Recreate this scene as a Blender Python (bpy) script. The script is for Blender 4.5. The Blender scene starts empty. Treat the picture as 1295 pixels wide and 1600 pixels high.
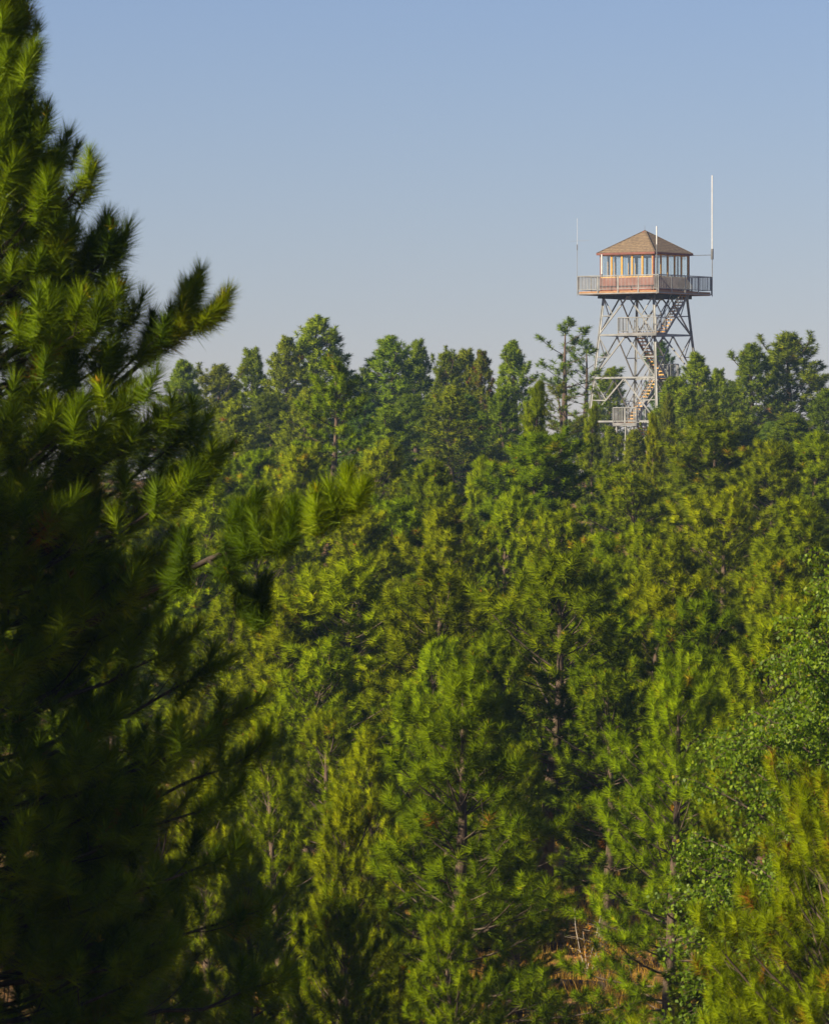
import bpy, math
import numpy as np
from mathutils import Vector, Matrix

R = math.radians
SUN = Vector((-.82, -.57, 0)).normalized()   # towards the sun, on the ground
col = bpy.context.scene.collection

SKYT = (1.12, 1.03, 1.28, 1); SKYA = 1.2; SKYO = 5.0
FPX = 9000.0          # focal length in photo pixels (photo 1295 x 1600)
CX, HY = 647.5, 750.0 # optical centre column, horizon row
UP = np.array([0, 0, 1.0])

def at(px, py, Y):
    return ((px - CX) / FPX * Y, Y, (HY - py) / FPX * Y)

GY = [-400, -30, 0, 12, 30, 45, 70, 90, 110, 150, 200, 280, 340, 400, 430, 520, 700, 1200, 3000, 9000]
GZ = [4, -1.0, -1.75, -3.2, -6.8, -9.2, -10.9, -10.9, -10.1, -8.4, -6.4, -3.0, -1.2, 0, 0, -3, -14, -34, -70, -120]
def ground(x, y):
    z = np.interp(y, GY, GZ)
    return z + (0.25 * np.sin(x * .21 + 1) * np.cos(y * .13) + .12 * np.sin(x * .7 + y * .5)) * np.clip((np.abs(y) - 5) / 30, 0, 1) * (np.abs(y - 412) > 14)

# ------------------------------------------------------------------ materials
def mat(name):
    m = bpy.data.materials.new(name); m.use_nodes = True
    nt = m.node_tree
    for n in list(nt.nodes): nt.nodes.remove(n)
    out = nt.nodes.new('ShaderNodeOutputMaterial')
    return m, nt, out
def N(nt, typ, **kw):
    n = nt.nodes.new(typ)
    for k, v in kw.items(): setattr(n, k, v)
    return n
def ramp(nt, fac, stops, interp='LINEAR'):
    r = N(nt, 'ShaderNodeValToRGB'); r.color_ramp.interpolation = interp
    e = r.color_ramp.elements
    while len(e) < len(stops): e.new(.5)
    for i, (p, c) in enumerate(stops):
        e[i].position = p; e[i].color = (*c, 1)
    nt.links.new(fac, r.inputs[0]); return r.outputs[0]

def foliage(name, stops, rough=.45, trans=.35, spec=.3, varied=.25, tcol=(1.3, 1.4, .2)):
    m, nt, out = mat(name); L = nt.links.new
    a = N(nt, 'ShaderNodeAttribute', attribute_name='tone')
    c = ramp(nt, a.outputs['Fac'], stops)
    oi = N(nt, 'ShaderNodeObjectInfo')
    hs = N(nt, 'ShaderNodeHueSaturation')
    mr = N(nt, 'ShaderNodeMapRange'); mr.inputs['To Min'].default_value = .478; mr.inputs['To Max'].default_value = .516
    L(oi.outputs['Random'], mr.inputs['Value']); L(mr.outputs[0], hs.inputs['Hue'])
    ml = N(nt, 'ShaderNodeMath', operation='MULTIPLY'); ml.inputs[1].default_value = 7.31
    fr = N(nt, 'ShaderNodeMath', operation='FRACT'); L(oi.outputs['Random'], ml.inputs[0]); L(ml.outputs[0], fr.inputs[0])
    mv = N(nt, 'ShaderNodeMapRange'); mv.inputs['To Min'].default_value = 1 - varied; mv.inputs['To Max'].default_value = 1 + varied
    L(fr.outputs[0], mv.inputs['Value']); L(mv.outputs[0], hs.inputs['Value'])
    L(c, hs.inputs['Color'])
    p = N(nt, 'ShaderNodeBsdfPrincipled')
    L(hs.outputs[0], p.inputs['Base Color']); p.inputs['Roughness'].default_value = rough
    p.inputs['Specular IOR Level'].default_value = spec
    t = N(nt, 'ShaderNodeBsdfTranslucent')
    mm = N(nt, 'ShaderNodeMix', data_type='RGBA', blend_type='MULTIPLY'); mm.inputs[0].default_value = 1
    L(hs.outputs[0], mm.inputs[6]); mm.inputs[7].default_value = (*tcol, 1)
    L(mm.outputs[2], t.inputs['Color'])
    mx = N(nt, 'ShaderNodeMixShader'); mx.inputs[0].default_value = trans
    L(p.outputs[0], mx.inputs[1]); L(t.outputs[0], mx.inputs[2]); L(mx.outputs[0], out.inputs[0])
    return m

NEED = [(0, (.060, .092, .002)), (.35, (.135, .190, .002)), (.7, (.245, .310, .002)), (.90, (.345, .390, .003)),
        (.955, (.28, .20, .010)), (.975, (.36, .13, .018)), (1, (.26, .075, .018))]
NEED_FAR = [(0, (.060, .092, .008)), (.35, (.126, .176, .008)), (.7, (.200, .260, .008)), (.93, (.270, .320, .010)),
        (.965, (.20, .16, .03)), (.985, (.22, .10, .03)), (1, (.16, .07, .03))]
M = {}
M['needle'] = foliage('pine_needles', NEED, spec=.03, trans=.20)
M['needle_hero'] = foliage('pine_needles_near', [(0, (.040, .090, .004)), (.35, (.100, .190, .004)), (.7, (.210, .320, .004)), (.93, (.32, .38, .006)), (.965, (.28, .20, .012)), (1, (.40, .16, .02))], varied=.02, spec=.08, rough=.45, trans=.3)
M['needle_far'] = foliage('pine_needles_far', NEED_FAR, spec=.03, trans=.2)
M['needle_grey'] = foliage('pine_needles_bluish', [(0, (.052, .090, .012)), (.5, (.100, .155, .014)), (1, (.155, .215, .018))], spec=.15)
M['leaf'] = foliage('birch_leaves', [(0, (.065, .125, .003)), (.5, (.145, .250, .004)), (.85, (.25, .36, .007)), (.95, (.28, .32, .02)), (1, (.42, .34, .02))], rough=.5, trans=.4, spec=.35, varied=.02)
M['grass'] = foliage('dry_grass_blades', [(0, (.28, .17, .03)), (.5, (.50, .31, .035)), (.85, (.66, .44, .04)), (1, (.20, .22, .04))], rough=.7, trans=.3, varied=0, tcol=(1.2, 1.1, .7))
M['shrubleaf'] = foliage('yellow_leaves', [(0, (.20, .17, .015)), (.6, (.42, .28, .015)), (1, (.50, .22, .02))], rough=.5, trans=.4, varied=0)

def bark(name, c1, c2, scale=14, stretch=.25):
    m, nt, out = mat(name); L = nt.links.new
    tc = N(nt, 'ShaderNodeTexCoord'); mp = N(nt, 'ShaderNodeMapping'); mp.inputs['Scale'].default_value = (1, 1, stretch)
    n = N(nt, 'ShaderNodeTexNoise'); n.inputs['Scale'].default_value = scale; n.inputs['Detail'].default_value = 6
    L(tc.outputs['Object'], mp.inputs[0]); L(mp.outputs[0], n.inputs['Vector'])
    c = ramp(nt, n.outputs['Fac'], [(.35, c1), (.65, c2)])
    p = N(nt, 'ShaderNodeBsdfPrincipled'); L(c, p.inputs['Base Color']); p.inputs['Roughness'].default_value = .9
    b = N(nt, 'ShaderNodeBump'); b.inputs['Strength'].default_value = .6; b.inputs['Distance'].default_value = .03
    L(n.outputs['Fac'], b.inputs['Height']); L(b.outputs[0], p.inputs['Normal'])
    L(p.outputs[0], out.inputs[0]); return m
M['bark'] = bark('pine_bark', (.06, .038, .026), (.18, .12, .082))
M['twig'] = bark('pine_branch_bark', (.045, .032, .024), (.16, .115, .075), 9)
M['twig_shaded'] = bark('near_pine_shaded_bark', (.026, .019, .015), (.075, .054, .038), 16)  # branch bark darkened in colour to stand in for shade on the long limb
M['birchbark'] = bark('birch_bark', (.12, .09, .06), (.55, .50, .42), 6, .8)
M['deadwood'] = bark('bleached_deadwood', (.30, .25, .18), (.60, .52, .42), 8)

def plain(name, c, rough=.6, metal=0, var=.18, scale=3, c2=None, streak=(1, 1, 1)):
    m, nt, out = mat(name); L = nt.links.new
    tc = N(nt, 'ShaderNodeTexCoord'); mp = N(nt, 'ShaderNodeMapping'); mp.inputs['Scale'].default_value = streak
    n = N(nt, 'ShaderNodeTexNoise'); n.inputs['Scale'].default_value = scale; n.inputs['Detail'].default_value = 5
    L(tc.outputs['Object'], mp.inputs[0]); L(mp.outputs[0], n.inputs['Vector'])
    d = c2 or tuple(v * (1 - var) for v in c); u = tuple(min(1, v * (1 + var)) for v in c)
    cc = ramp(nt, n.outputs['Fac'], [(.36, d), (.62, u)])
    p = N(nt, 'ShaderNodeBsdfPrincipled'); L(cc, p.inputs['Base Color']); p.inputs['Roughness'].default_value = rough; p.inputs['Metallic'].default_value = metal
    L(p.outputs[0], out.inputs[0]); return m
M['steel'] = plain('galvanised_steel', (.27, .27, .26), .5, .25, .2, 1.5)
M['darksteel'] = plain('dark_grey_steel', (.20, .20, .20), .6, .3, .25, 2)  # darker grey than the galvanised steel
M['plank'] = plain('weathered_decking', (.34, .18, .08), .75, 0, .3, 4, streak=(1, 8, 8))
M['tread'] = plain('stair_tread_wood', (.60, .33, .09), .75, 0, .25, 6)
M['joist'] = plain('dark_joists', (.05, .042, .036), .85)
M['siding'] = plain('red_brown_siding', (.29, .105, .075), .8, 0, .2, 2, streak=(12, 12, .6))
M['fascia'] = plain('red_brown_fascia', (.18, .060, .042), .7)
M['ochre'] = plain('ochre_window_paint', (.66, .36, .075), .6, 0, .12)
M['white'] = plain('white_fibreglass', (.80, .79, .74), .4, 0, .05)
M['interior'] = plain('pale_interior_boards', (.30, .26, .20), .8)
M['ceiling'] = plain('cabin_ceiling', (.28, .26, .22), .8)
def shingles():
    m, nt, out = mat('roof_shingles'); L = nt.links.new
    tc = N(nt, 'ShaderNodeTexCoord')
    n = N(nt, 'ShaderNodeTexNoise'); n.inputs['Scale'].default_value = 5; n.inputs['Detail'].default_value = 8; n.inputs['Roughness'].default_value = .75
    L(tc.outputs['Object'], n.inputs['Vector'])
    w = N(nt, 'ShaderNodeTexWave', bands_direction='Z'); w.inputs['Scale'].default_value = 2.6; w.inputs['Distortion'].default_value = 1.5; w.inputs['Detail'].default_value = 3
    L(tc.outputs['Object'], w.inputs['Vector'])
    ad = N(nt, 'ShaderNodeMath', operation='MULTIPLY_ADD'); ad.inputs[1].default_value = .22; L(w.outputs['Fac'], ad.inputs[0]); L(n.outputs['Fac'], ad.inputs[2])
    c = ramp(nt, ad.outputs[0], [(.38, (.085, .058, .038)), (.6, (.18, .125, .075)), (.8, (.30, .21, .125))])
    p = N(nt, 'ShaderNodeBsdfPrincipled'); L(c, p.inputs['Base Color']); p.inputs['Roughness'].default_value = .9
    b = N(nt, 'ShaderNodeBump'); b.inputs['Strength'].default_value = .7; b.inputs['Distance'].default_value = .04; L(ad.outputs[0], b.inputs['Height']); L(b.outputs[0], p.inputs['Normal'])
    L(p.outputs[0], out.inputs[0]); return m
M['shingle'] = shingles()
def glass():
    m, nt, out = mat('window_glass'); L = nt.links.new
    t = N(nt, 'ShaderNodeBsdfTransparent'); t.inputs[0].default_value = (.97, .99, .985, 1)
    g = N(nt, 'ShaderNodeBsdfGlossy'); g.inputs['Roughness'].default_value = .03
    f = N(nt, 'ShaderNodeLayerWeight'); f.inputs[0].default_value = .5
    f1 = N(nt, 'ShaderNodeMath', operation='POWER'); f1.inputs[1].default_value = 4; L(f.outputs['Facing'], f1.inputs[0])
    f2 = N(nt, 'ShaderNodeMath', operation='MULTIPLY_ADD'); f2.inputs[1].default_value = .8; f2.inputs[2].default_value = .12; L(f1.outputs[0], f2.inputs[0])
    mx = N(nt, 'ShaderNodeMixShader'); L(f2.outputs[0], mx.inputs[0]); L(t.outputs[0], mx.inputs[1]); L(g.outputs[0], mx.inputs[2]); L(mx.outputs[0], out.inputs[0]); return m
M['glass'] = glass()
def groundmat():
    m, nt, out = mat('forest_floor'); L = nt.links.new
    tc = N(nt, 'ShaderNodeTexCoord')
    n = N(nt, 'ShaderNodeTexNoise'); n.inputs['Scale'].default_value = .5; n.inputs['Detail'].default_value = 9; n.inputs['Roughness'].default_value = .7
    n2 = N(nt, 'ShaderNodeTexNoise'); n2.inputs['Scale'].default_value = 7; n2.inputs['Detail'].default_value = 8
    L(tc.outputs['Object'], n.inputs['Vector']); L(tc.outputs['Object'], n2.inputs['Vector'])
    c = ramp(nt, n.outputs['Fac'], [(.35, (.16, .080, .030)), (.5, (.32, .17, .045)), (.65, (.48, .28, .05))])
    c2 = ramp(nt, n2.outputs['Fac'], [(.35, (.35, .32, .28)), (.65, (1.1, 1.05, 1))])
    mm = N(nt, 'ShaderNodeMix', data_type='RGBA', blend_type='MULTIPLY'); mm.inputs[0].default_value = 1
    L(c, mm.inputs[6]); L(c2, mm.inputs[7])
    p = N(nt, 'ShaderNodeBsdfPrincipled'); L(mm.outputs[2], p.inputs['Base Color']); p.inputs['Roughness'].default_value = .95
    b = N(nt, 'ShaderNodeBump'); b.inputs['Strength'].default_value = 1; b.inputs['Distance'].default_value = .15; L(n2.outputs['Fac'], b.inputs['Height']); L(b.outputs[0], p.inputs['Normal'])
    L(p.outputs[0], out.inputs[0]); return m
M['ground'] = groundmat()

# ------------------------------------------------------------------ mesh helpers
def mesh_np(name, V, loops, starts, totals, m, tone=None, smooth=False):
    me = bpy.data.meshes.new(name)
    me.vertices.add(len(V)); me.vertices.foreach_set('co', np.ascontiguousarray(V, np.float32).ravel())
    me.loops.add(len(loops)); me.loops.foreach_set('vertex_index', np.ascontiguousarray(loops, np.int32))
    me.polygons.add(len(starts)); me.polygons.foreach_set('loop_start', np.ascontiguousarray(starts, np.int32))
    me.polygons.foreach_set('loop_total', np.ascontiguousarray(totals, np.int32))
    if tone is not None:
        a = me.attributes.new('tone', 'FLOAT', 'POINT'); a.data.foreach_set('value', np.ascontiguousarray(tone, np.float32))
    me.update(calc_edges=True)
    if smooth: me.polygons.foreach_set('use_smooth', np.ones(len(starts), bool))
    me.materials.append(m); return me

def tris(name, V, m, tone=None):
    n = len(V) // 3
    return mesh_np(name, V, np.arange(3 * n), np.arange(n) * 3, np.full(n, 3), m, tone)
def quads(name, V, m, tone=None):
    n = len(V) // 4
    return mesh_np(name, V, np.arange(4 * n), np.arange(n) * 4, np.full(n, 4), m, tone)

def norm(a): return a / np.maximum(np.linalg.norm(a, axis=-1, keepdims=True), 1e-9)

class Wood:
    def __init__(s): s.t = []
    def add(s, pts, r0, r1, sides=4): s.t.append((np.asarray(pts, float), r0, r1, sides))
    def mesh(s, name, m, knots=0, rng=None):
        V, F = [], []; nv = 0
        for pts, r0, r1, sides in s.t:
            n = len(pts); T = norm(np.gradient(pts, axis=0))
            ref = np.array([1, 0, 0.]) if abs(T[0][2]) > .7 else np.array([0, 0, 1.])
            A = norm(np.cross(T, ref)); B = np.cross(T, A)
            ang = np.arange(sides) * 2 * math.pi / sides
            rr = np.linspace(r0, r1, n)[:, None, None]
            if knots and rng is not None: rr = rr * (1 + rng.uniform(-knots, knots, (n, sides))[..., None])
            ring = pts[:, None, :] + rr * (np.cos(ang)[None, :, None] * A[:, None, :] + np.sin(ang)[None, :, None] * B[:, None, :])
            V.append(ring.reshape(-1, 3))
            i = np.arange(n - 1)[:, None] * sides; j = np.arange(sides)[None, :]; jn = (j + 1) % sides
            f = np.stack([i + j, i + jn, i + sides + jn, i + sides + j], -1).reshape(-1, 4) + nv
            F.append(f); nv += n * sides
        V = np.concatenate(V); F = np.concatenate(F)
        k = len(F)
        return mesh_np(name, V, F.ravel(), np.arange(k) * 4, np.full(k, 4), m, smooth=True)

class Tufts:
    def __init__(s): s.P, s.D, s.S, s.T = [], [], [], []
    def add(s, p, d, size, tone): s.P.append(p); s.D.append(d); s.S.append(size); s.T.append(tone)
    def mesh(s, name, m, rng, n, nl, w, shoot, bud=.05, th0=100, th1=30):
        P = np.array(s.P); D = norm(np.array(s.D)); S = np.array(s.S); T = np.array(s.T); k = len(P)
        D = np.repeat(D, n, 0); P = np.repeat(P, n, 0); S = np.repeat(S, n)[:, None]; T = np.repeat(T, n)
        q = rng.normal(size=(k * n, 3)); q = norm(q - (q * D).sum(1, keepdims=True) * D)
        t = rng.uniform(0, 1, (k * n, 1)) ** .8
        th = np.radians(th0 + (th1 - th0) * t ** 1.3) * rng.uniform(.6, 1.12, (k * n, 1))
        d = D * np.cos(th) + q * np.sin(th)
        a = P + D * shoot * S * (t - .8)
        ln = nl * S * rng.uniform(.75, 1.1, (k * n, 1))
        b = a + d * ln - UP * ln * rng.uniform(0, .10, (k * n, 1))
        sd = norm(np.cross(d, rng.normal(size=(k * n, 3)))) * w * .5
        V = np.stack([a - sd, a + sd, b], 1).reshape(-1, 3)
        tone = np.repeat(np.clip(T + rng.uniform(-.10, .10, k * n) * (T < .93), 0, 1), 3)
        # needles are round: shade each as the side of the brush it sits on
        want = norm(d * 1.0 + D * .35 + rng.normal(0, .45, d.shape))
        flip = (np.cross(V[1::3] - V[0::3], V[2::3] - V[0::3]) * want).sum(1) < 0
        V3 = V.reshape(-1, 3, 3); V3[flip] = V3[flip][:, [1, 0, 2]]; V = V3.reshape(-1, 3)
        Nn = np.repeat(want, 3, 0)
        # short papery buds at some shoot ends
        sel = rng.random(k) < bud; P0 = np.array(s.P)[sel]; D0 = norm(np.array(s.D))[sel]; S0 = np.array(s.S)[sel]; kb = len(P0)
        if kb:
            c = 7; Db = np.repeat(D0, c, 0); Pb = np.repeat(P0 + D0 * (shoot * .3 * S0)[:, None], c, 0); Sb = np.repeat(S0, c)[:, None]
            db = norm(Db + rng.normal(0, .8, Db.shape)); sb = norm(np.cross(db, rng.normal(size=db.shape))) * Sb * nl * .11
            Vb = np.stack([Pb - sb, Pb + sb, Pb + db * Sb * nl * .45], 1).reshape(-1, 3)
            V = np.concatenate([V, Vb]); Nn = np.concatenate([Nn, np.repeat(db, 3, 0)]); tone = np.concatenate([tone, np.repeat(np.repeat(rng.uniform(.94, .972, kb), c), 3)])
        me = tris(name, V, m, tone)
        me.normals_split_custom_set_from_vertices(Nn.astype(np.float32).tolist())
        return me

def curve_branch(rng, p, az, el, L, up, n=6, wob=.12):
    pts = [np.array(p, float)]; h = L / (n - 1)
    for i in range(n - 1):
        d = np.array([math.cos(az) * math.cos(el), math.sin(az) * math.cos(el), math.sin(el)])
        pts.append(pts[-1] + d * h); el = min(el + up / (n - 1), 1.45); az += rng.uniform(-wob, wob)
    return np.array(pts), az, el

def sample(pts, t):
    x = t * (len(pts) - 1); i = min(int(x), len(pts) - 2); f = x - i
    return pts[i] * (1 - f) + pts[i + 1] * f, norm(pts[i + 1] - pts[i])

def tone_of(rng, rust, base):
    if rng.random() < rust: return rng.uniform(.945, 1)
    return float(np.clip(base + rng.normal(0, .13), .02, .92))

def dress(rng, wood, tf, pts, L, r, sp, ts, rust, base, start=.3, sides=3, seclen=.45, upb=.48, slen_cap=1.1, inner=.75):
    """put side shoots and needle tufts on one limb"""
    s = start * L; side = 1
    while s < L * .97:
        t = s / L; p, d = sample(pts, t)
        az = math.atan2(d[1], d[0]) + side * rng.uniform(.6, 1.15); side = -side
        el = math.asin(np.clip(d[2], -1, 1)) * .6 + rng.uniform(-.1, .45)
        sl = min(slen_cap, (seclen * (1 - t) * L + .18) * rng.uniform(.6, 1.25))
        q, _, _ = curve_branch(rng, p, az, el, sl, .5, 4)
        wood.add(q, max(.005, r * (1 - t) * .4), .003, sides)
        u = sl
        while u > max(.10, sl * .15):
            pp, dd = sample(q, u / sl)
            jit = rng.normal(0, .42, 3)
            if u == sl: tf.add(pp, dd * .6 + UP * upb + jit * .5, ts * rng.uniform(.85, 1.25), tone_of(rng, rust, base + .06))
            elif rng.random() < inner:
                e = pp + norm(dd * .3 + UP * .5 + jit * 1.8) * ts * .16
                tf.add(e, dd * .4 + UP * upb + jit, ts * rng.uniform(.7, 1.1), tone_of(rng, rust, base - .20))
            u -= sp * rng.uniform(.8, 1.25)
        s += sp * rng.uniform(.7, 1.15)
    for k in range(3):
        p, d = sample(pts, 1 - .07 * k)
        tf.add(p, d + UP * upb * .7 + rng.normal(0, .25, 3), ts * 1.15, tone_of(rng, rust, base + .05))

def gen_pine(name, seed, H=8., Rm=1.8, cb=.07, a=1.5, b=.75, whorl=.42, per=5, sp=.24, ts=1., n=40, nl=.13, w=.007, shoot=.2,
             mat_='needle', rust=.004, base=.5, drop=.12, top_el=60, low_el=2, lump=.42, dead=.3, lean=0., fork=0, r0=None):
    rng = np.random.default_rng(seed)
    wood, trunk, tf = Wood(), Wood(), Tufts()
    r0 = r0 or .018 * H + .02
    def axis(h):
        return np.array([lean * (h / H) ** 2 * H + .05 * math.sin(h * .9 + seed), .06 * math.cos(h * .7 + seed), h])
    trunk.add([axis(h) for h in np.linspace(-.6, H * .97, 16)], r0, .018, 8)
    tops = [(0., 0., 1.)] 
    lob = rng.uniform(0, 6.28, 3)
    h = cb * H
    while h < H * .965:
        u = (h - cb * H) / (H - cb * H)
        Rr = Rm * (1 - u ** a) ** b * min(1, .5 + u * 3) + .12
        k = per if u < .85 else max(3, per - 1)
        az0 = rng.uniform(0, 6.28)
        for i in range(k):
            if rng.random() < drop: continue
            az = az0 + i * 2 * math.pi / k + rng.uniform(-.35, .35)
            lf = 1 + lump * math.sin(az + lob[0] + h * .5) * math.sin(2 * az + h * .9 + lob[1])
            L = Rr * rng.uniform(.7, 1.12) * lf
            if L < .15: L = .15
            el = R(low_el + (top_el - low_el) * u ** 1.3 + rng.uniform(-10, 10))
            hh = h + rng.uniform(-.12, .12)
            pts, _, _ = curve_branch(rng, axis(hh), az, el, L, R(26 - 6 * u))
            rb = .008 + .008 * L
            wood.add(pts, rb, .006, 4)
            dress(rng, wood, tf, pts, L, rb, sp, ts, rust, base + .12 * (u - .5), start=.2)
        h += whorl * rng.uniform(.75, 1.2) * (1 - .35 * u)
    # upright leaders
    top = axis(H * .95)
    for k in range(4):
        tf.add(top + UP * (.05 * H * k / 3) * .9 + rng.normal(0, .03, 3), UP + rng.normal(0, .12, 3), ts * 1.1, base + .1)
    for f in range(fork):
        az = rng.uniform(0, 6.28); hh = H * rng.uniform(.72, .84)
        pts, _, _ = curve_branch(rng, axis(hh), az, R(42), H * rng.uniform(.16, .24), R(45))
        wood.add(pts, .03, .01, 4); dress(rng, wood, tf, pts, H * .2, .03, sp, ts, rust, base, .3)
    # dead lower limbs
    for k in range(int(10 * dead + 4)):
        hh = H * rng.uniform(.06, cb + .25); az = rng.uniform(0, 6.28)
        pts, _, _ = curve_branch(rng, axis(hh), az, R(rng.uniform(-15, 25)), Rm * rng.uniform(.3, .8), R(rng.uniform(-25, 20)), 5, .35)
        trunk.add(pts, .018, .005, 3)
        for q in range(2):
            pp, _ = sample(pts, rng.uniform(.4, .9)); qq, _, _ = curve_branch(rng, pp, az + rng.uniform(-1, 1), R(rng.uniform(-20, 30)), .35, .2, 3, .3)
            trunk.add(qq, .009, .003, 3)
    return (trunk.mesh(name + '_trunk', M['bark'], .12, rng), wood.mesh(name + '_branches', M['twig']),
            tf.mesh(name + '_crown', M[mat_], rng, n, nl, w, shoot))

def obj(name, me, parent=None):
    o = bpy.data.objects.new(name, me); col.objects.link(o); o.parent = parent; return o
def empty(name, loc, rz=0.):
    o = bpy.data.objects.new(name, None); col.objects.link(o); o.location = loc; o.rotation_euler = (0, 0, rz); o.empty_display_size = .3
    return o
def tag(o, label=None, cat=None, group=None, kind=None):
    if label: o['label'] = label
    if cat: o['category'] = cat
    if group: o['group'] = group
    if kind: o['kind'] = kind
    return o
def copy_tree(o):
    c = o.copy(); col.objects.link(c)
    for ch in [x for x in bpy.data.objects if x.parent == o]:
        d = ch.copy(); col.objects.link(d); d.parent = c
    return c

# ------------------------------------------------------------------ prototypes
PROTO = {}
def proto(key, H, *parts_names, **kw):
    PROTO[key] = dict(H=H, Rm=kw.get('Rm', 1.8), meshes=gen_pine(key, H=H, **kw))
# far kinds (skyline)
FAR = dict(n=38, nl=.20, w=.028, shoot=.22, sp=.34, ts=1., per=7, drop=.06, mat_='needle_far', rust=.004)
proto('farA', 9., seed=11, Rm=2.3, a=1.3, b=.75, **FAR)
proto('farB', 9., seed=12, Rm=1.9, a=1.5, b=.8, fork=2, **FAR)
proto('farC', 9., seed=13, Rm=2.0, a=1.9, b=.8, fork=3, lump=.45, **FAR)
proto('farD', 9., seed=14, Rm=1.7, a=1.5, b=.8, **FAR)
proto('farOpen', 9., seed=15, Rm=1.8, a=2.5, b=.6, cb=.3, whorl=.75, low_el=5, **{**FAR, 'sp': .46, 'per': 4, 'drop': .35})
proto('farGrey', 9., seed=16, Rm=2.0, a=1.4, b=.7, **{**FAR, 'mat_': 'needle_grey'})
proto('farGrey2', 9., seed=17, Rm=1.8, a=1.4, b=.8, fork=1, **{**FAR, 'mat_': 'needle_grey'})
proto('farRust', 9., seed=18, Rm=1.7, a=1.3, b=.8, **{**FAR, 'rust': .22})
# mid kinds
MID = dict(n=120, nl=.175, w=.0130, shoot=.16, sp=.31, per=7)
proto('midA', 8., seed=21, Rm=1.9, a=2.3, b=.7, **MID)
proto('midB', 8., seed=22, Rm=1.8, a=2.4, b=.8, fork=2, lump=.45, **MID)
proto('midC', 8., seed=23, Rm=1.9, a=3., b=.85, cb=.25, drop=.2, whorl=.5, fork=2, **MID)
proto('midD', 8., seed=24, Rm=1.2, a=1.2, b=.85, **MID)
proto('midE', 8., seed=25, Rm=1.9, a=2.6, b=.8, cb=.26, drop=.2, whorl=.55, dead=1.2, fork=1, **MID)
proto('midTall', 9.5, seed=26, Rm=1.5, a=1.5, b=.8, cb=.45, drop=.25, whorl=.5, dead=1., **MID)
# nearer kinds
NEAR = dict(cb=.05, n=160, nl=.155, w=.0072, shoot=.16, sp=.27, per=6)
proto('nearA', 7.5, seed=31, Rm=1.7, a=1.7, b=.75, **NEAR)
proto('nearB', 7.5, seed=32, Rm=1.6, a=2.2, b=.8, fork=1, dead=.8, **{**NEAR, 'cb': .12})
proto('nearC', 7., seed=33, Rm=1.8, a=2.4, b=.8, **NEAR)

proto('nearD', 7., seed=34, base=.64, Rm=2.6, a=2.6, b=.75, **{**NEAR, 'n': 190, 'w': .0048, 'per': 8, 'nl': .14, 'whorl': .36})
FIRST = {}
def pine(key, px, py, Y, hw, label, kind='pine_tree', group=None, rz=None, cat='pine tree'):
    P = PROTO[key]; x = (px - CX) / FPX * Y; z = (HY - py) / FPX * Y
    g = float(ground(x, Y)); H = z - g
    sz = H / (P['H'] * 1.03); sx = max(.62, (hw / FPX * Y) / P['Rm'] * (1.85 if key[0] in 'mf' else 1.45))
    if rz is None: rz = (px * 7.13 + py * 3.7) % 6.283
    if key not in FIRST:
        o = empty(kind, (0, 0, 0))
        for nm, me in zip(('trunk', 'branches', 'crown'), P['meshes']): obj(nm, me, o)
        FIRST[key] = o
    else:
        o = copy_tree(FIRST[key]); 
    o.name = kind
    for k in ('label', 'category', 'group', 'kind'):
        if k in o: del o[k]
    # keep the needle tufts close to round: limit how far the two scales differ
    o.location = (x, Y, g); o.rotation_euler = (R(2.5 * math.sin(px * 1.7)), R(2.5 * math.cos(py * 2.3)), rz); o.scale = (sx, sx, sz)
    tag(o, label, cat, group); return o

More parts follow.
